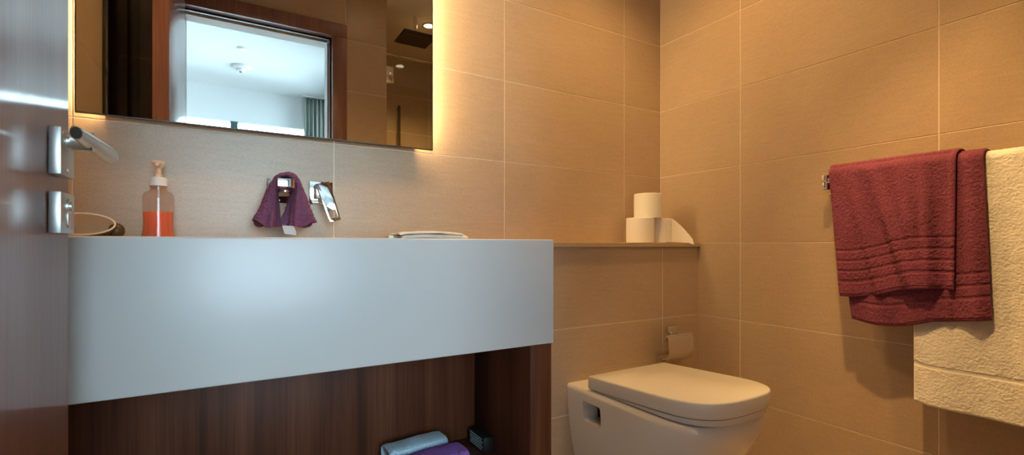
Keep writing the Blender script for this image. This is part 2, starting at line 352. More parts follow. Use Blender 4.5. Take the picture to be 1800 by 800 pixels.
XF = -0.185; YE = 0.858
dr = thing('door_1', (XF-0.025, 0.1, 0), 'glossy dark brown bathroom door standing open at the left edge', 'door', kind='structure')
box('lit_edge', EDGE_LIT, dr, XF-0.0485, XF-0.0015, YE-0.0005, YE+0.0008, 0.010, 2.093)  # thin added face, coloured lighter so the door edge looks lit
box('door_leaf', DOORW, dr, XF-0.05, XF, 0.095, YE, 0.008, 2.095, 0.0025)
pl1 = box('handle_plate', PLATE, dr, XF+0.0005, XF+0.0125, 0.769, 0.826, 0.976, 1.0335, 0.0012)
lockp = box('lock_plate', PLATE, dr, XF+0.0005, XF+0.0125, 0.769, 0.826, 0.905, 0.9555, 0.0012)
cyl('screw', STEEL, pl1, (XF+0.0124, 0.797, 0.984), (XF+0.0132, 0.797, 0.984), 0.0035)
bm = bmesh.new(); cylm(bm, (XF+0.0124, 0.797, 0.939), (XF+0.0145, 0.797, 0.939), 0.0095)
cylm(bm, (XF+0.0144, 0.797, 0.939), (XF+0.017, 0.797, 0.939), 0.006); finish(bm, 'key_cylinder', STEEL, lockp)
pts = [(0.797+0.0062*math.cos(t), (0.9285 if math.sin(t) > 0 else 0.9185)+0.0062*math.sin(t)) for t in np.linspace(0, 2*math.pi, 24, endpoint=False)]
prism('keyhole_cover', STEEL, lockp, pts, XF+0.0124, XF+0.0142, 0, 0.0005)
hl = cyl('handle_neck', STEEL, dr, (XF+0.0125, 0.797, 1.0205), (XF+0.0175, 0.797, 1.0205), 0.0085)
# lever: round neck out from the plate, mitred into a round bar running back along the door
bm = bmesh.new(); r_ = 0.0122; zc = 1.0225; n = 28; yn = 0.797
ang = np.linspace(0, 2*math.pi, n, endpoint=False)
cylm(bm, (XF+0.0165, yn, zc), (XF+0.037, yn, zc), r_, n=n)
bar = []
for yc, xc, ry, sl in ((0.742, -0.1535, 0.0078, 0.45), (0.78, -0.1525, 0.0092, 0.2), (0.83, -0.1518, 0.0106, 0.3), (0.893, -0.1505, 0.0122, 2.2)):
    bar.append([(xc+ry*0.72*math.cos(t), yc+sl*ry*math.cos(t), zc+ry*1.05*math.sin(t)) for t in ang])
loftm(bm, bar)
lev = finish(bm, 'lever', STEEL, dr)
bm = bmesh.new(); loftm(bm, [[(-0.1535+(p[0]+0.1535)*0.86, 0.742+(p[1]-0.742)*0.86-q, zc+(p[2]-zc)*0.86) for p in bar[0]] for q in (-0.0004, 0.0003)]); finish(bm, 'hollow_end_shade', BLACK, lev)  # black disc stands for the shade inside the hollow lever end
cyl('set_screw', BLACK, lev, (XF+0.026, 0.797-r_-0.0002, zc), (XF+0.026, 0.797-r_+0.002, zc), 0.0026)
for z in (0.25, 1.05, 1.85): cyl('hinge', STEEL, dr, (XF-0.008, 0.0885, z-0.04), (XF-0.008, 0.0885, z+0.04), 0.0055)

# dark panel on the left wall behind the door, seen in the mirror
dp = thing('trim_3', (XL, 0.43, 0), 'dark glossy wood panel on the left wall, seen in the mirror behind the door', 'wall panel', kind='structure')
DARKW = wood_mat('dark_gloss_veneer', (0.012, 0.010, 0.008), (0.020, 0.017, 0.013), (0.03, 0.025, 0.02), 0.2, (22, 22, 0.9), 0.5)
for a, b in ((YD+0.016, 0.42), (0.423, 0.80)): box('panel', DARKW, dp, XL+0.0004, XL+0.016, a, b, 0.02, 2.3, 0.002)

# ---------------------------------------------------------------- bedroom seen through the doorway in the mirror
WALLP = mat('bedroom_wall', (0.80, 0.81, 0.81), 0.8)
tag(box('floor_bedroom', BEDFLOOR, None, BX0, BX1, -2.75, -0.1, -0.10, -0.001), 'wooden bedroom floor beyond the doorway', 'floor', kind='structure')
tag(box('ceiling_bedroom', WHITE, None, BX0-0.1, BX1+0.1, -2.85, -0.10, 2.5, 2.6), 'white bedroom ceiling seen through the doorway in the mirror', 'ceiling', kind='structure')
wall('wall_bedroom_left', 'white side wall of the bedroom', BX0-0.1, BX0, -2.75, -0.1, 0, 2.5, WALLP)
bm = bmesh.new(); xa, xb = BX1, BX1+0.1
bxm(bm, xa, xb, -2.75, SW[0], 0, 2.5); bxm(bm, xa, xb, SW[1], YSB-0.1, 0, 2.5); bxm(bm, xa, xb, SW[0], SW[1], 0, SW[2]); bxm(bm, xa, xb, SW[0], SW[1], SW[3], 2.5)
tag(finish(bm, 'wall_bedroom_right', WALLP), 'white bedroom wall with an opening for the added unseen window', 'wall', kind='structure')
wall('wall_bedroom_shower', 'white bedroom face of the shower block', XS-0.1, BX1, YSB-0.12, YSB-0.1, 0, 2.5, WALLP)
wall('wall_bedroom_door', 'white bedroom wall left of the doorway', BX0, XL-0.12, -0.1, 0.0, 0, 2.5, WALLP)
bm = bmesh.new()
bxm(bm, BX0, BX1, WIN_Y-0.1, WIN_Y, WIN_Z1, 2.5); bxm(bm, BX0, WIN_X0, WIN_Y-0.1, WIN_Y, 0, WIN_Z1); bxm(bm, WIN_X1, BX1, WIN_Y-0.1, WIN_Y, 0, WIN_Z1); bxm(bm, WIN_X0, WIN_X1, WIN_Y-0.1, WIN_Y, 0, WIN_Z0)
tag(finish(bm, 'wall_window', WALLP), 'white bedroom wall above the bright window in the mirror', 'wall', kind='structure')
wn = thing('window_1', (0.1, WIN_Y, 1.1), 'bright bedroom window with a teal mullion reflected in the mirror', 'window', kind='structure')
box('mullion', SHUTTER, wn, 0.018, 0.083, WIN_Y-0.07, WIN_Y-0.02, WIN_Z0, WIN_Z1, 0.003)
for a, b in ((WIN_X0, 0.018), (0.083, WIN_X1)):
    box('pane', GLASS, wn, a, b, WIN_Y-0.05, WIN_Y-0.044, WIN_Z0, WIN_Z1)
wn2 = thing('added_window', (BX1, -1.75, SW[2]), 'added unseen side window that brightens the bedroom', 'window', kind='structure')  # made-up window out of view, lets more daylight into the bedroom
box('mullion', SHUTTER, wn2, BX1+0.03, BX1+0.07, -1.93, -1.87, SW[2], SW[3], 0.003)
for a, b in ((SW[0], -1.93), (-1.87, SW[1])): box('pane', GLASS, wn2, BX1+0.049, BX1+0.055, a, b, SW[2], SW[3])
# curtain
nu, nv = 90, 30; P = np.zeros((nu, nv, 3)); u = np.linspace(0, 1, nu)[:, None]; v = np.linspace(0, 1, nv)[None, :]
P[..., 0] = 0.70+0.225*u+0.006*np.sin(u*40+v*2); P[..., 1] = WIN_Y+0.09+0.030*np.sin(u*2*math.pi*5.5)*(0.75+0.4*v); P[..., 2] = 2.485-2.45*v
cu = sheet('curtain', P, 0.004, 0.0, CURT, None, 3); tag(cu, 'grey-green bedroom curtain hanging beside the window in the mirror', 'curtain')
box('rail', WHITE, cu, 0.68, 0.94, WIN_Y+0.07, WIN_Y+0.11, 2.486, 2.4995)
sd = thing('smoke_detector', (0.095, -1.96, 2.5), 'round white smoke detector on the bedroom ceiling in the mirror', 'smoke detector')
lathe('base', WHITE, sd, [(0.0, -0.022), (0.066, -0.022), (0.078, -0.012), (0.078, -0.0005), (0, -0.0005)], (0.095, -1.96, 2.5))
lathe('sensor_head', WHITE, sd, [(0.0, -0.046), (0.028, -0.046), (0.036, -0.040), (0.040, -0.0225), (0, -0.0225)], (0.095, -1.96, 2.5))
cyl('sensor_eye', BLACK, sd, (0.095, -1.96, 2.448), (0.095, -1.96, 2.4545), 0.011)
cp = thing('ceiling_disc', (0.094, -1.50, 2.5), 'small round cover on the bedroom ceiling above the smoke detector in the mirror', 'cover')
lathe('ring', WHITE, cp, [(0.0, -0.008), (0.03, -0.008), (0.036, -0.004), (0.036, -0.0005), (0, -0.0005)], (0.094, -1.50, 2.5))
lathe('lens', PUMPW, cp, [(0.0, -0.012), (0.018, -0.011), (0.024, -0.0085), (0, -0.0085)], (0.094, -1.50, 2.5))

# ---------------------------------------------------------------- ceiling downlights (warm)
def downlight(x, y, label, watt, cone=2.1, blend=0.7, aim=None):
    t = thing('ceiling_downlight', (x, y, ZC), label, 'ceiling light', 'warm bathroom downlights')
    bm = bmesh.new(); n = 40; A = np.linspace(0, 2*math.pi, n, endpoint=False)
    loftm(bm, [[(x+r*math.cos(a), y+r*math.sin(a), ZC+z) for a in A] for r, z in ((0.046, -0.0004), (0.046, -0.004), (0.036, -0.006), (0.033, -0.0004))], cap=False)
    finish(bm, 'trim_ring', STEEL, t)
    cyl('lens', LAMPM, t, (x, y, ZC-0.003), (x, y, ZC-0.0005), 0.0325)
    L = bpy.data.lights.new('lamp', 'SPOT'); L.energy = watt; L.color = WARM; L.spot_size = cone; L.spot_blend = blend; L.shadow_soft_size = 0.028
    o = bpy.data.objects.new('lamp', L); C.objects.link(o); o.parent = t; o.location = (0, 0, -0.012)
    if aim: o.rotation_euler = (Vector(aim)-Vector((x, y, ZC-0.012))).to_track_quat('-Z', 'Y').to_euler()
downlight(0.30, 1.13, 'warm downlight in the ceiling above the washbasin', SPOT_W*0.8, 2.3)
downlight(1.24, 1.03, 'warm downlight in the ceiling above the toilet', SPOT_W*1.25, 2.0, 0.8)
downlight(0.75, 0.45, 'added warm downlight in the middle of the ceiling, brightening the towels', SPOT_W*2.7, 0.82, 0.9, (1.60, 0.38, 0.68))  # added lamp with no fixture seen here, lifts the towels
downlight(1.185, -0.127, 'warm downlight over the shower, a bright dot in the mirror', SPOT_W)

# ---------------------------------------------------------------- shower things seen in the mirror
sh = thing('rain_shower', (1.06, -0.05, 2.4), 'square rain shower head under the shower ceiling in the mirror', 'shower head')
box('head_plate', DARKM, sh, 0.955, 1.175, -0.165, 0.045, 2.25, 2.262, 0.003)
box('nozzle_plate', BLACK, sh, 0.965, 1.165, -0.155, 0.035, 2.246, 2.2502)
cyl('ceiling_arm', CHROME, sh, (1.065, -0.06, 2.262), (1.065, -0.06, 2.3995), 0.011)
gl = thing('shower_screen', (1.27, 0.04, 0), 'clear glass shower door reflected at the right edge of the mirror', 'shower screen')
box('glass_pane', GLASS, gl, XS+0.004, XR-0.004, 0.036, 0.044, 0.012, 2.08)
for z in (1.95, 0.3):
    bxs = [(XS+0.0005, XS+0.048, 0.028, 0.0355, z-0.05, z+0.05), (XS+0.0005, XS+0.048, 0.0445, 0.054, z-0.05, z+0.05)]
    boxes('hinge_clamp', CHROME, gl, bxs, 0.002)
rl = thing('shower_rail', (1.17, YSB, 1.0), 'slim vertical shower rail on the shower back wall in the mirror', 'shower rail')
cyl('rail', DARKM, rl, (1.17, YSB+0.05, 1.0), (1.17, YSB+0.05, 2.0), 0.009)
for z in (1.02, 1.98): cyl('bracket', CHROME, rl, (1.17, YSB+0.0005, z), (1.17, YSB+0.041, z), 0.011)

# ---------------------------------------------------------------- mirror
MY = 1.49; MX0, MX1, MZ0, MZ1 = -0.311, 0.582, 1.2045, 2.16
mi = thing('backlit_mirror', ((MX0+MX1)/2, MY, MZ0), 'large rectangular backlit mirror above the washbasin', 'mirror')
box('mirror_glass', MIRROR, mi, MX0+0.0025, MX1-0.0025, MY, MY+0.005, MZ0+0.0025, MZ1-0.0025)
fw = 0.0024
boxes('edge_frame', DARKM, mi, [(MX0, MX0+fw, MY-0.0005, MY+0.008, MZ0, MZ1), (MX1-fw, MX1, MY-0.0005, MY+0.008, MZ0, MZ1), (MX0+fw, MX1-fw, MY-0.0005, MY+0.008, MZ0, MZ0+fw), (MX0+fw, MX1-fw, MY-0.0005, MY+0.008, MZ1-fw, MZ1)])
box('backing_box', BACKING, mi, MX0+0.048, MX1-0.048, MY+0.0088, D-0.0005, MZ0+0.012, MZ1-0.02)
boxes('backing_rim', BACKING, mi, [(MX0+0.003, MX1-0.003, MY+0.0052, MY+0.0085, MZ0+0.003, MZ1-0.003)])
box('light_strip', LEDM, mi, MX0+0.045, MX0+0.0478, MY+0.009, MY+0.027, MZ0+0.03, MZ1-0.03)
box('light_strip', LEDM, mi, MX1-0.0478, MX1-0.045, MY+0.009, MY+0.027, MZ0+0.03, MZ1-0.03)

# ---------------------------------------------------------------- washbasin top and cabinet
VY = 1.0; VX1 = 0.7215; VZ0, VZ1 = 0.638, 0.9055
bm = bmesh.new(); bxm(bm, XL+0.001, VX1, VY, D-0.0005, VZ0, VZ1)
bm.faces.ensure_lookup_table(); top = max(bm.faces, key=lambda f: f.calc_center_median().z)
def ring_rect(z, x0, x1, y0, y1): return [bm.verts.new(p) for p in ((x0, y0, z), (x1, y0, z), (x1, y1, z), (x0, y1, z))]
outer = sorted(top.verts, key=lambda q: (round(q.co.y, 3), q.co.x)); outer = [outer[0], outer[1], outer[3], outer[2]]; bm.faces.remove(top)
bx0, bx1, by0, by1 = -0.16, 0.33, 1.075, 1.395
r1 = ring_rect(VZ1, bx0, bx1, by0, by1); r2 = ring_rect(VZ1-0.10, bx0+0.02, bx1-0.02, by0+0.02, by1-0.02)
for A_, B_ in ((outer, r1), (r1, r2)):
    for i in range(4): bm.faces.new((A_[i], A_[(i+1) % 4], B_[(i+1) % 4], B_[i]))
bm.faces.new(r2)
bmesh.ops.recalc_face_normals(bm, faces=bm.faces[:])
bmesh.ops.bevel(bm, geom=[e for e in bm.edges if e.is_manifold and e.calc_face_angle(0) > 0.5], offset=0.004, segments=3, profile=0.5, affect='EDGES')
vt = finish(bm, 'washbasin_top', SOLID, None, 40)
tag(vt, 'thick white washbasin countertop with a deep front apron', 'washbasin')
lathe('drain', CHROME, vt, [(0, 0), (0.03, 0), (0.03, 0.003), (0.0, 0.004)], (0.085, 1.235, VZ1-0.0998))
vc = thing('vanity_cabinet', (0.17, 1.16, 0.26), 'open dark walnut cabinet under the white washbasin top', 'cabinet')
box('side_panel', WOOD, vc, 0.651, 0.716, VY+0.004, YL-0.001, 0.262, VZ0-0.0005, 0.0012)
box('side_panel', WOOD, vc, XL+0.001, XL+0.066, VY+0.004, YL-0.001, 0.262, VZ0-0.0005, 0.0012)
edges = [XL+0.0665, -0.02, 0.28, 0.6505]
box('back_panel', WOOD, vc, edges[0], edges[-1], 1.317, YL-0.001, 0.3035, VZ0-0.0005, 0.0006)
box('shelf', WOOD, vc, XL+0.0665, 0.6505, VY+0.006, YL-0.001, 0.275, 0.303, 0.0012)

# ---------------------------------------------------------------- wall spout, mixer and the plum cloth
sp = thing('basin_spout', (0.128, D, 1.045), 'chrome square wall spout with a plum cloth hung over it', 'tap')
box('wall_plate', CHROME, sp, 0.094, 0.162, D-0.008, D-0.0003, 1.012, 1.081, 0.0012)
prism('spout', CHROME, sp, [(1.358, 1.0635), (1.358, 1.042), (1.372, 1.034), (1.5198, 1.022), (1.5198, 1.0635)], 0.108, 0.149, 0, 0.0015)
cyl('aerator', STEEL, sp, (0.1285, 1.385, 1.030), (0.1285, 1.385, 1.0365), 0.011)
mx = thing('mixer_tap', (0.238, D, 1.047), 'chrome square wall mixer with a tilted cut-out lever right of the spout', 'tap')
box('wall_plate', CHROME, mx, 0.206, 0.272, D-0.008, D-0.0003, 1.012, 1.081, 0.0012)
box('body', CHROME, mx, 0.217, 0.256, 1.478, D-0.0083, 1.027, 1.069, 0.003)
th = math.radians(16.5)
bm = bmesh.new()
def lv(a, b, y):     # lever plate coordinates: a across, b down from the pivot
    return (0.2345+a*math.cos(th)+b*math.sin(th), y, 1.0715+a*math.sin(th)-b*math.cos(th))
o4 = [(-0.0195, 0.0), (0.0195, 0.0), (0.0165, 0.116), (-0.0165, 0.116)]; i4 = [(-0.010, 0.083), (0.010, 0.083), (0.010, 0.104), (-0.010, 0.104)]
lay = []
for sgn, yb in ((0, 1.466), (1, 1.4775)):
    lay.append(([bm.verts.new(lv(a, b, yb-(b*0.12))) for a, b in o4], [bm.verts.new(lv(a, b, yb-(b*0.12))) for a, b in i4]))
for i in range(4):
    k = (i+1) % 4
    bm.faces.new((lay[0][0][i], lay[0][0][k], lay[0][1][k], lay[0][1][i])); bm.faces.new((lay[1][0][k], lay[1][0][i], lay[1][1][i], lay[1][1][k]))
    bm.faces.new((lay[0][0][k], lay[0][0][i], lay[1][0][i], lay[1][0][k])); bm.faces.new((lay[0][1][i], lay[0][1][k], lay[1][1][k], lay[1][1][i]))
bmesh.ops.recalc_face_normals(bm, faces=bm.faces[:])
bmesh.ops.bevel(bm, geom=[e for e in bm.edges if e.calc_face_angle(0) > 0.8], offset=0.0012, segments=2, profile=0.5, affect='EDGES')
finish(bm, 'lever', CHROME, mx)

# plum cloth: one bunched band thrown over the spout, flaring to two ragged ends
path = np.array([[0.083, 0.944], [0.089, 0.970], [0.095, 1.000], [0.0985, 1.030], [0.1045, 1.056], [0.118, 1.0735], [0.1345, 1.0775], [0.150, 1.073], [0.1605, 1.054], [0.163, 1.028], [0.1645, 1.0], [0.1665, 0.972], [0.168, 0.946]])
tk = np.linspace(0, 1, len(path)); nu, nv = 190, 96; tt = np.linspace(0, 1, nu)
def spl(col):
    y = col.copy(); out = np.interp(tt, tk, y)
    for _ in range(3): out[1:-1] = (np.concatenate([out[:-2], ]) + 2*out[1:-1] + out[2:])/4
    ker = np.ones(13)/13; pad = np.pad(out, 6, mode='reflect', reflect_type='odd'); return np.convolve(pad, ker, 'valid')
px, pz = spl(path[:, 0]), spl(path[:, 1])
tx, tz = np.gradient(px), np.gradient(pz); L_ = np.hypot(tx, tz); nx, nz = tz/L_, -tx/L_
end = np.abs(2*tt-1)                                   # 0 over the spout, 1 at the two ends
hw = 0.0085+0.0205*np.clip((end-0.35)/0.65, 0, 1)**0.9     # half width in the picture plane
hw = np.where(tt > 0.5, hw*1.25, hw)
hd = 0.036+0.010*end
ph = np.linspace(0, 2*math.pi, nv, endpoint=False)
jr = np.random.default_rng(5).uniform(-1, 1, (nu, nv))*0.0013+smooth_noise(nu, nv, 3, 77)*0.0012
ruf = (0.26*np.sin(5*ph+0.7)[None, :]+0.14*np.sin(3*ph+2.0)[None, :]+0.12*np.sin(9*ph)[None, :])*np.clip(end*1.3-0.3, 0, 1)[:, None]
rad = 1+ruf
a = hw[:, None]*np.cos(ph)[None, :]*rad+jr; b = hd[:, None]*np.sin(ph)[None, :]*(1+0.5*ruf)+jr
drop = (0.006*np.sin(2*ph+1.0)[None, :]+0.003*np.sin(5*ph)[None, :])*np.clip((end-0.75)/0.25, 0, 1)[:, None]
Vx = px[:, None]+nx[:, None]*a; Vz = np.maximum(pz[:, None]+nz[:, None]*a+drop, 0.9); Vy = 1.415+b
V = np.stack([Vx, Vy, Vz], 2).reshape(-1, 3)
i, j = np.meshgrid(np.arange(nu-1), np.arange(nv), indexing='ij'); j2 = (j+1) % nv
Fq = np.stack([i*nv+j, i*nv+j2, (i+1)*nv+j2, (i+1)*nv+j], 2).reshape(-1, 4)
# close both ends with a recessed cap so the cloth reads as folded layers
V = list(V); Fq = list(Fq)
for row, sg in ((0, 1), (nu-1, -1)):
    base = len(V); cx_, cz_ = px[row], pz[row]+0.016
    for q in range(nv):
        p = V[row*nv+q]; V.append(np.array([cx_+(p[0]-cx_)*0.55, 1.415+(p[1]-1.415)*0.6, cz_]))
    base2 = len(V)
    for q in range(nv): V.append(np.array([cx_, 1.415, cz_+0.01]))
    for q in range(nv):
        r2_ = (q+1) % nv; Fq.append(np.array([row*nv+q, row*nv+r2_, base+r2_, base+q])[::sg]); Fq.append(np.array([base+q, base+r2_, base2+r2_, base2+q])[::sg])
wc_ = npmesh('washcloth', V, Fq, PURP); tag(wc_, 'small plum purple washcloth draped over the chrome spout', 'washcloth')
bm = bmesh.new(); loftm(bm, [[(0.122, 1.392, 0.942), (0.150, 1.392, 0.942), (0.1575, 1.394, 0.925), (0.1565, 1.396, 0.917), (0.128, 1.396, 0.921)], [(0.122, 1.3926, 0.942), (0.150, 1.3926, 0.942), (0.1575, 1.3946, 0.925), (0.1565, 1.3966, 0.917), (0.128, 1.3966, 0.921)]])
tg = finish(bm, 'care_label', TAGW, wc_); tg['label'] = 'white care label hanging below the cloth'

# ---------------------------------------------------------------- soap dispenser
bc = (-0.149, 1.462, VZ1+0.0003)
sb = thing('soap_dispenser', bc, 'clear pump bottle half full of orange soap on the washbasin top', 'soap bottle')
prof_o = [(0.0, 0), (0.031, 0), (0.0335, 0.003), (0.0335, 0.010), (0.0315, 0.022), (0.0305, 0.04), (0.0315, 0.07), (0.0320, 0.095), (0.0315, 0.106), (0.028, 0.114), (0.019, 0.119), (0.0165, 0.122), (0.0165, 0.134)]
lathe('bottle', BOTTLE, sb, prof_o, bc, 48)
prof_i = [(0.0, 0.0015), (0.0295, 0.0015), (0.0325, 0.004), (0.0325, 0.010), (0.0305, 0.022), (0.0296, 0.04), (0.0303, 0.064), (0.0303, 0.0665), (0.0, 0.0665)]
lathe('soap', SOAP, sb, prof_i, bc, 48)
lathe('collar', PUMPW, sb, [(0, 0.131), (0.0185, 0.131), (0.0185, 0.148), (0.0165, 0.152), (0.011, 0.153), (0, 0.153)], bc, 32)
lathe('pump_stem', PUMPP, sb, [(0, 0.153), (0.0085, 0.153), (0.0085, 0.160), (0.006, 0.161), (0.006, 0.175), (0, 0.175)], bc, 24)
bm = bmesh.new(); lathem(bm, [(0, 0.174), (0.007, 0.174), (0.011, 0.180), (0.0145, 0.188), (0.013, 0.192), (0.006, 0.1935), (0, 0.1935)], bc, 28, 1.0, 0.8)
loftm(bm, [[(bc[0]+0.004*math.cos(t)+0.002, bc[1]-0.006-s_, bc[2]+0.185+0.004*math.sin(t)-dz_) for t in np.linspace(0, 2*math.pi, 12, endpoint=False)] for s_, dz_ in ((0, 0), (0.02, 0.001), (0.034, 0.005))])
finish(bm, 'pump_head', PUMPP, sb)
cyl('dip_tube', PUMPW, sb, (bc[0], bc[1], bc[2]+0.068), (bc[0], bc[1], bc[2]+0.13), 0.0025, n=10)

# ---------------------------------------------------------------- brown dish tipped on its side, behind the door
bd = thing('oval_dish', (-0.285, 1.42, VZ1), 'brown oval dish with a pale rim tipped on its side by the door', 'dish')
tilt = math.radians(62); cD = Vector((-0.282, 1.40, VZ1+0.031))
Rt = Matrix.Rotation(tilt, 3, 'X')
def oval(r1_, r2_, h, n=48): return [cD+Rt @ Vector((r1_*math.cos(t), r2_*math.sin(t), h)) for t in np.linspace(0, 2*math.pi, n, endpoint=False)]
bm = bmesh.new(); loftm(bm, [oval(0.040, 0.014, -0.034), oval(0.052, 0.022, -0.032), oval(0.060, 0.028, -0.015), oval(0.062, 0.030, 0.0), oval(0.0605, 0.0285, 0.002), oval(0.0585, 0.0265, 0.0)])
bm.faces.remove(max([f for f in bm.faces if len(f.verts) > 6], key=lambda f: f.calc_area()))
finish(bm, 'shell', BOWLO, bd, 50)
bm = bmesh.new(); loftm(bm, [oval(0.0582, 0.0262, 0.0015), oval(0.056, 0.024, -0.010), oval(0.044, 0.016, -0.024), oval(0.01, 0.004, -0.026)])
fcs = [f for f in bm.faces if len(f.verts) > 6]; bm.faces.remove(max(fcs, key=lambda f: f.calc_area()))
finish(bm, 'lining', BOWLI, bd, 50)
bm = bmesh.new(); Rr = []
for k, t in enumerate(np.linspace(0, 2*math.pi, 48, endpoint=False)):
    c_ = Vector((0.0595*math.cos(t), 0.0275*math.sin(t), 0.002)); o_ = Vector((math.cos(t), math.sin(t), 0))
    Rr.append([cD+Rt @ (c_+o_*0.0022*math.cos(s_)+Vector((0, 0, 0.0022*math.sin(s_)))) for s_ in np.linspace(0, 2*math.pi, 8, endpoint=False)])
loftm(bm, Rr+[Rr[0]], cap=False); bmesh.ops.remove_doubles(bm, verts=bm.verts[:], dist=1e-6); finish(bm, 'rim', BOWLR, bd, 60)
bm = bmesh.new(); bmesh.ops.create_uvsphere(bm, u_segments=24, v_segments=14, radius=1)
for q in bm.verts: q.co = Vector((-0.2225+q.co.x*0.0155, 1.418+q.co.y*0.016, VZ1+0.0185+q.co.z*0.0175))
finish(bm, 'knob', BOWLO, bd, 80)

# ---------------------------------------------------------------- folded white cloth and sachet on the top
fc = thing('folded_cloth', (0.49, 1.30, VZ1), 'folded white cotton cloth lying on the washbasin top', 'cloth')
def fold(name, x0, x1, y0, y1, zb, hgt, arch, seed, skew=0.0):
    nu, nv = 90, 50; u = np.linspace(0, 1, nu)[:, None]; v = np.linspace(0, 1, nv)[None, :]; P = np.zeros((nu, nv, 3))
    P[..., 0] = x0+(x1-x0)*u+0*v; P[..., 1] = y0+(y1-y0)*v+skew*u
    P[..., 2] = zb+hgt/2+arch*(np.sin(math.pi*np.clip(u, 0, 1))**0.7)*(0.85+0.15*np.sin(v*3))+0.0012*smooth_noise(nu, nv, 14, seed)
    return sheet(name, P, hgt, 0.0004, NAPK, fc, seed)
fold('lower_fold', 0.405, 0.602, 1.26, 1.37, VZ1+0.0006, 0.0125, 0.0035, 11)
fold('upper_fold', 0.393, 0.585, 1.25, 1.34, VZ1+0.0115, 0.0060, 0.0075, 12, 0.004)
sc_ = thing('soap_sachet', (0.384, 1.295, VZ1), 'tiny white and blue sachet at the end of the folded white cloth', 'sachet')
box('packet', TAGW, sc_, 0.372, 0.3855, 1.275, 1.315, VZ1+0.0004, VZ1+0.0115, 0.002); box('printed_end', TEAL, sc_, 0.3856, 0.3915, 1.275, 1.315, VZ1+0.0004, VZ1+0.0095, 0.002)

# ---------------------------------------------------------------- toilet rolls on the ledge
def roll(x, y, z, label, lop=0.0):
    R_, H_, r0 = 0.0570, 0.1015, 0.0215
    t = thing('toilet_roll', (x, y, z), label, 'toilet roll', 'spare toilet rolls on the ledge'); n = 56; A = np.linspace(0, 2*math.pi, n, endpoint=False)
    bm = bmesh.new(); rr = [(r0, 0.0), (R_-0.002, 0.0), (R_, 0.002), (R_+0.0006, H_*0.5), (R_, H_-0.002), (R_-0.002, H_), (r0, H_)]
    wob = 1+0.012*np.sin(2*A+lop)+0.006*np.sin(5*A+1+lop)
    R3 = [[(x+r*math.cos(q)*w_, y+r*math.sin(q)*w_, z+h) for q, w_ in zip(A, wob)] for r, h in rr]; loftm(bm, R3+[R3[0]], cap=False)
    bmesh.ops.remove_doubles(bm, verts=bm.verts[:], dist=1e-6); finish(bm, 'tissue', PAPER, t)
    bm = bmesh.new(); loftm(bm, [[(x+r*math.cos(q), y+r*math.sin(q), z+h) for q in A] for r, h in ((r0-0.0004, 0.0005), (r0-0.0004, H_-0.0005), (r0-0.0016, H_-0.0005), (r0-0.0016, 0.0005), (r0-0.0004, 0.0005))], cap=False)
    finish(bm, 'core', CARD, t); return t
ra = roll(1.459, 1.418, ZL+0.0003, 'white toilet roll at the lower left of the three on the ledge', 0.4)
rb = roll(1.5765, 1.425, ZL+0.0003, 'white toilet roll with its loose end hanging, lower right of the three on the ledge', 2.0)
rc = roll(1.508, 1.4215, ZL+0.1022, 'white toilet roll stacked on top of the other two on the ledge', 1.1)
# loose tail of the right roll
nu, nv = 50, 26; u = np.linspace(0, 1, nu)[:, None]; v = np.linspace(0, 1, nv)[None, :]; P = np.zeros((nu, nv, 3))
ux = 1.5765+0.0585*np.cos(-1.9+0.55*np.clip(u*2.2, 0, 1)); uy = 1.425+0.0588*np.sin(-1.9+0.55*np.clip(u*2.2, 0, 1))
ex = np.clip(u*2.2-1, 0, 1.2)/1.2
P[..., 0] = ux+0.056*ex+0*v; P[..., 1] = uy-0.060*ex-0.008*ex*v; top_z = ZL+0.1005-0.085*ex**1.3; bot_z = ZL+0.002-0.010*ex**3
P[..., 2] = bot_z+(top_z-bot_z)*(1-v)
tl = sheet('loose_end', P, 0.0007, 0.0, PAPER, rb, 21)

# ---------------------------------------------------------------- wall-hung toilet
TX = 1.2
def dplan(cx_, hw_, yb, yf, z, rc_=0.55, n=26, tilt_k=0.0, y_ref=0.0):
    """D-shaped outline: straight back, straight sides, superelliptic front; returns 3D ring"""
    Ls = hw_*1.05; pts = [(cx_-hw_, yb), (cx_-hw_, yb-(yb-yf-Ls)*0.34), (cx_-hw_, yb-(yb-yf-Ls)*0.67)]
    for t in np.linspace(math.pi, 2*math.pi, n):
        c, s = math.cos(t), math.sin(t); e = 2/3.0
        pts.append((cx_+hw_*math.copysign(abs(c)**e, c), (yf+Ls)+Ls*math.copysign(abs(s)**e, s)))
    pts += [(cx_+hw_, yb-(yb-yf-Ls)*0.67), (cx_+hw_, yb-(yb-yf-Ls)*0.34), (cx_+hw_, yb)]
    return [(p[0], p[1], z+tilt_k*(y_ref-p[1])) for p in pts]
tw = thing('wall_hung_toilet', (TX, YL, 0.06), 'white wall-hung toilet with closed square-fronted lid', 'toilet')
bm = bmesh.new()
prof = [(0.070, 0.120, 1.130), (0.085, 0.132, 1.095), (0.12, 0.147, 1.02), (0.16, 0.158, 0.955), (0.21, 0.168, 0.892), (0.27, 0.178, 0.838), (0.33, 0.185, 0.802), (0.375, 0.188, 0.787), (0.395, 0.189, 0.784), (0.406, 0.187, 0.786), (0.411, 0.182, 0.791)]
loftm(bm, [dplan(TX, h_, YL-0.0005, f_, z_) for z_, h_, f_ in prof])
pan = finish(bm, 'pan', CERAM, tw, 40)
bm = bmesh.new(); bxm(bm, 0.95, 1.17, 1.155, 1.243, 0.3065, 0.374, 0.010, 3); cut = finish(bm, 'cutter', CERAM)
md = pan.modifiers.new('cut', 'BOOLEAN'); md.operation = 'DIFFERENCE'; md.object = cut; md.solver = 'EXACT'
bpy.context.view_layer.update()
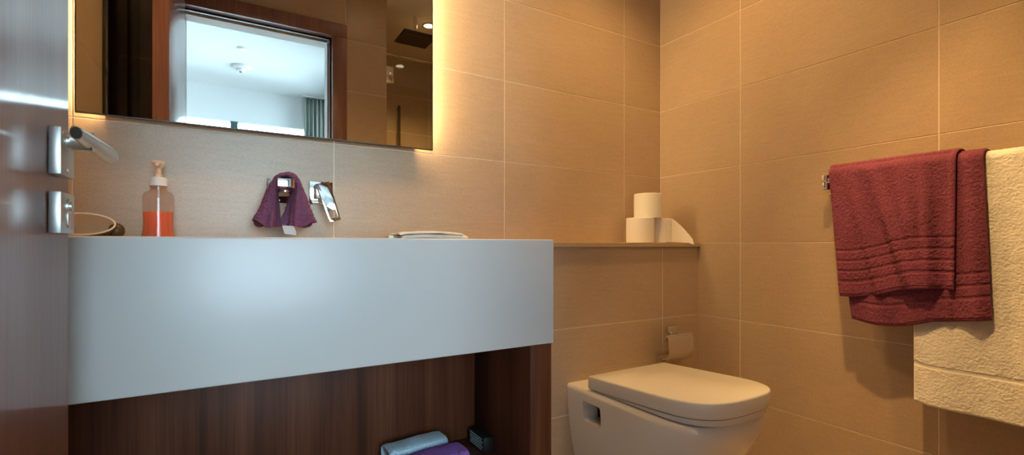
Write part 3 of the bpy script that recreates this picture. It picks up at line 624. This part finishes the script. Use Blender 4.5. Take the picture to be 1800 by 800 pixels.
ev = pan.evaluated_get(bpy.context.evaluated_depsgraph_get()); me2 = bpy.data.meshes.new_from_object(ev)
pan.modifiers.clear(); pan.data = me2; me2.set_sharp_from_angle(angle=math.radians(40)); bpy.data.objects.remove(cut)
K = 0.055; LB, LF = 1.222, 0.764
bm = bmesh.new(); hw_ = 0.1795
rg = [(hw_-0.012, 0.408, 0.010), (hw_-0.003, 0.4125, 0.002), (hw_, 0.418, 0.0), (hw_, 0.4505, 0.0), (hw_-0.0012, 0.4540, 0.0012), (hw_-0.0045, 0.4558, 0.0045)]
loftm(bm, [dplan(TX, h_, LB-i_*0.6, LF+i_, z_+0.0035, tilt_k=K, y_ref=LB) for h_, z_, i_ in rg]); finish(bm, 'lid', SEATM, tw, 50)
bm = bmesh.new()
loftm(bm, [dplan(TX, h_, 1.20, LF+i_, z_, tilt_k=K*s_, y_ref=1.20) for h_, z_, i_, s_ in ((0.166, 0.4115, 0.016, 0.24), (0.170, 0.4115, 0.011, 0.26), (0.171, 0.4125, 0.010, 0.95), (0.166, 0.4127, 0.016, 0.96))]); finish(bm, 'seat', SEATM, tw, 50)
for sx in (-0.075, 0.075): cyl('hinge', CHROME, tw, (TX+sx, 1.232, 0.412), (TX+sx, 1.232, 0.424), 0.009)
box('recess_shade_plate', DARKM, pan, 1.075, 1.085, 1.158, 1.240, 0.3095, 0.371, 0.003)  # dark plate added to stand for the shade inside the recess
cyl('fixing_bolt', STEEL, pan, (1.06, 1.20, 0.352), (1.0748, 1.20, 0.352), 0.007)

# ---------------------------------------------------------------- toilet paper holder
hd_ = thing('paper_holder', (1.50, YL, 0.53), 'chrome toilet paper holder with a curved cover flap above the toilet', 'paper holder')
box('wall_plate', CHROME, hd_, 1.505, 1.562, YL-0.012, YL-0.0003, 0.522, 0.566, 0.0015)
box('arm', CHROME, hd_, 1.514, 1.540, 1.262, YL-0.0123, 0.534, 0.545, 0.0015)
cyl('pivot_bar', CHROME, hd_, (1.432, 1.262, 0.5395), (1.577, 1.262, 0.5395), 0.0058)
cs = [(1.2525, 0.5395), (1.2495, 0.530), (1.247, 0.50), (1.246, 0.475), (1.250, 0.456), (1.259, 0.4435), (1.271, 0.439), (1.284, 0.441), (1.294, 0.449), (1.299, 0.460)]
inn = []
for k, (a, b) in enumerate(cs):
    p0 = cs[max(0, k-1)]; p1 = cs[min(len(cs)-1, k+1)]; d = Vector((p1[0]-p0[0], p1[1]-p0[1])).normalized(); inn.append((a-d.y*0.0022, b+d.x*0.0022))
prism('cover_flap', CHROME, hd_, cs+inn[::-1], 1.434, 1.575, 0, 0)
cyl('roll_bar', CHROME, hd_, (1.462, 1.292, 0.50), (1.545, 1.292, 0.50), 0.006); cyl('bar_arm', CHROME, hd_, (1.5275, YL-0.0125, 0.5275), (1.5275, 1.292, 0.503), 0.005)
cyl('stop_knob', CHROME, hd_, (1.492, 1.2525, 0.546), (1.492, 1.244, 0.546), 0.0045)

# ---------------------------------------------------------------- towel rail and towels
RX, RZ = 1.632, 1.094
tr = thing('towel_rail', (XR, 0.45, RZ), 'chrome towel rail on the right wall under the towels', 'towel rail')
box('rail_bar', CHROME, tr, RX-0.008, RX+0.008, 0.10, 0.800, RZ-0.008, RZ+0.008, 0.0015)
for yb in (0.790, 0.11):
    box('bracket', CHROME, tr, RX-0.010, XR-0.0085, yb-0.009, yb+0.0105, 1.066, 1.089, 0.0015)
    box('bracket_cap', CHROME, tr, RX-0.011, RX+0.011, yb-0.009, yb+0.0112, 1.0895, 1.1125, 0.002)
    box('wall_rose', CHROME, tr, XR-0.008, XR-0.0003, yb-0.0225, yb+0.0225, 1.055, 1.11, 0.0015)
def drape(name, m, parent, yl, yr, zbot, xf, xb, back_z, nu, nv, seed, wave, thick=0.0065, bands=(), terry=0.0012, wr_=0.0135, ztop=None):
    """cloth over the rail: v=0 bottom of the front fall .. top .. v=1 bottom of the back fall.
    yl(v)/yr(v) side edges as functions of height, zbot(u) hem of the front fall, xf front plane"""
    u = np.linspace(0, 1, nu)[:, None]; v = np.linspace(0, 1, nv)[None, :]
    zt = (RZ+wr_+0.004) if ztop is None else ztop
    vf, vt_ = 0.66, 0.74
    s = np.clip(v/vf, 0, 1); arc = np.clip((v-vf)/(vt_-vf), 0, 1); bk = np.clip((v-vt_)/(1-vt_), 0, 1)
    zb = zbot(u)
    z = zb+(zt-wr_-zb)*s+wr_*np.sin(arc*math.pi)-(zt-wr_-back_z)*bk
    mid = (xf+xb)/2; half = (xb-xf)/2
    x = mid-half*np.cos(arc*math.pi)+0*u
    hfrac = np.clip((zt-z)/(zt-zb.min()), 0, 1.2)
    y = yl(hfrac)*(1-u)+yr(hfrac)*u
    x = x+np.where(v < vf+0.02, wave(u, hfrac, y, z), 0)
    P = np.stack([x, y, z+0*y], 2); band = np.zeros((nu, nv))
    for f, wd in bands:
        band = np.maximum(band, np.where((np.abs((z-zb)-f) < wd) & (v < vf), 1.0, 0.0))
    return sheet(name, P, thick, terry, m, parent, seed, band)
# cream bath towel, hung behind the burgundy one
ct = drape('cream_towel', CREAM, None, lambda h: 0.560-0.004*h, lambda h: 0.125+0*h, lambda u: 0.461+0.004*u+0.006*np.clip(1-u*12, 0, 1), 1.610, 1.650, 0.62, 230, 520, 31,
           lambda u, h, y, z: -0.0025*np.sin(y*38+z*3)*h-0.004*h, 0.009, bands=((0.105, 0.005),), terry=0.0010, wr_=0.0165, ztop=RZ+0.0265)
tag(ct, 'long cream bath towel hanging from the rail at the right edge', 'towel')
# burgundy towel: long under layer plus shorter folded front layer
bt = thing('burgundy_towel', (1.60, 0.57, 0.66), 'burgundy towel folded double over the rail in front of the cream towel', 'towel')
drape('long_fall', BURG, bt, lambda h: 0.752-0.052*h, lambda h: 0.413-0.018*h, lambda u: 0.672-0.014*np.sin(np.clip(u*1.6, 0, 1)*math.pi)+0.036*u**1.6, 1.5915, 1.6615, 0.80, 190, 330, 41,
      lambda u, h, y, z: -0.004*np.sin(y*60+1)*h-0.008*np.exp(-((u-0.93)/0.05)**2)-0.005*np.exp(-((u-0.74)/0.02)**2)-0.002*h, 0.0065, bands=((0.058, 0.0045), (0.088, 0.004), (0.118, 0.004), (0.0, 0.008)), wr_=0.026, ztop=RZ+0.0355)
def front_wave(u, h, y, z):
    g = lambda c, w: np.exp(-(c/w)**2)
    c1 = (y-0.645)-0.30*(z-1.10); c2 = (y-0.575)-0.16*(z-1.10); c3 = (y-0.525)-0.05*(z-1.10); c4 = (y-0.70)-0.22*(z-1.10)
    ramp_ = np.clip(h*2.2, 0, 1)
    return -ramp_*(0.017*g(c1, 0.016)+0.019*g(c2, 0.018)+0.015*g(c3, 0.013)+0.012*g(c4, 0.013))+0.006+0.005*ramp_*np.sin(y*42)-0.007*np.exp(-((u-0.985)/0.03)**2)-0.004*h
drape('front_fall', BURG, bt, lambda h: 0.762-0.036*h, lambda h: 0.460+0.004*h, lambda u: 0.738+0.043*u-0.006*np.sin(u*7), 1.5775, 1.6720, 0.95, 190, 300, 42,
      front_wave, 0.0065, bands=((0.0, 0.009), (0.045, 0.0045), (0.075, 0.004), (0.105, 0.004), (0.135, 0.0035)), wr_=0.031, ztop=RZ+0.0435)

# ---------------------------------------------------------------- things on the cabinet shelf
def folded_towel(name, m, label, cx_, cy_, zb, L_, W_, Hh, ang, seed, layers=2):
    t = thing(name, (cx_, cy_, zb), label, 'towel', 'small folded towels on the cabinet shelf')
    nu, nv = 130, 110; A = np.linspace(0, 2*math.pi, nv)[None, :]; u = np.linspace(0, 1, nu)[:, None]
    e = 2/3.6; sgn = lambda q: np.sign(q)*np.abs(q)**e
    endt = np.clip(np.minimum(u, 1-u)*9, 0, 1)**0.35
    Y = W_/2*sgn(np.cos(A))*(0.86+0.14*endt); Z = Hh/2*sgn(np.sin(A))*(0.80+0.20*endt)*(1+0.05*np.sin(u*9+seed))
    groove = np.exp(-((np.sin(A)-0.05)/0.10)**2)*(np.cos(A) < 0)*0.006
    r = np.random.default_rng(seed); jit = r.uniform(-1, 1, (nu, nv)); jit[:, -1] = jit[:, 0]
    X = L_*(u-0.5)+0*A; Y = Y+groove+jit*0.0013+0.004*np.sin(u*5+seed); Z = Z+jit*0.0013
    c, s = math.cos(ang), math.sin(ang)
    V = np.stack([cx_+X*c-Y*s, cy_+X*s+Y*c, np.maximum(zb+Hh/2+Z, zb)], 2).reshape(-1, 3); Fq = list(grid_faces(nu, nv)); V = list(V)
    for row, sg in ((0, -1), (nu-1, 1)):
        b0 = len(V); cc = np.mean([V[row*nv+q] for q in range(nv)], 0)
        for q in range(nv): V.append(cc+(V[row*nv+q]-cc)*0.05-np.array([c, s, 0])*0.004*sg)
        for q in range(nv-1): Fq.append(np.array([row*nv+q, row*nv+q+1, b0+q+1, b0+q])[::sg])
    npmesh('folded_body', V, Fq, m, t); return t
folded_towel('folded_towel', SKYB, 'light blue folded hand towel at the back of the cabinet shelf', 0.440, 1.255, 0.3034, 0.170, 0.075, 0.056, 0.06, 3)
folded_towel('folded_towel', VIOLET, 'violet folded hand towel in front of the blue one on the shelf', 0.452, 1.165, 0.3034, 0.185, 0.085, 0.050, 0.06, 4)
bd_ = thing('black_device', (0.633, 1.26, 0.303), 'small black box with a dotted grille in the shelf corner', 'device')
dv = box('case', BLACK, bd_, 0.6185, 0.650, 1.195, 1.290, 0.3034, 0.345, 0.002)
bm = bmesh.new()
for a in range(9):
    for k in range(5): cylm(bm, (0.6183, 1.282-a*0.009-(0.0045 if k % 2 else 0), 0.310+k*0.0072), (0.6173, 1.282-a*0.009-(0.0045 if k % 2 else 0), 0.310+k*0.0072), 0.0021, n=8)
gr = finish(bm, 'dotted_grille', DOTM, dv); gr['kind'] = 'stuff'
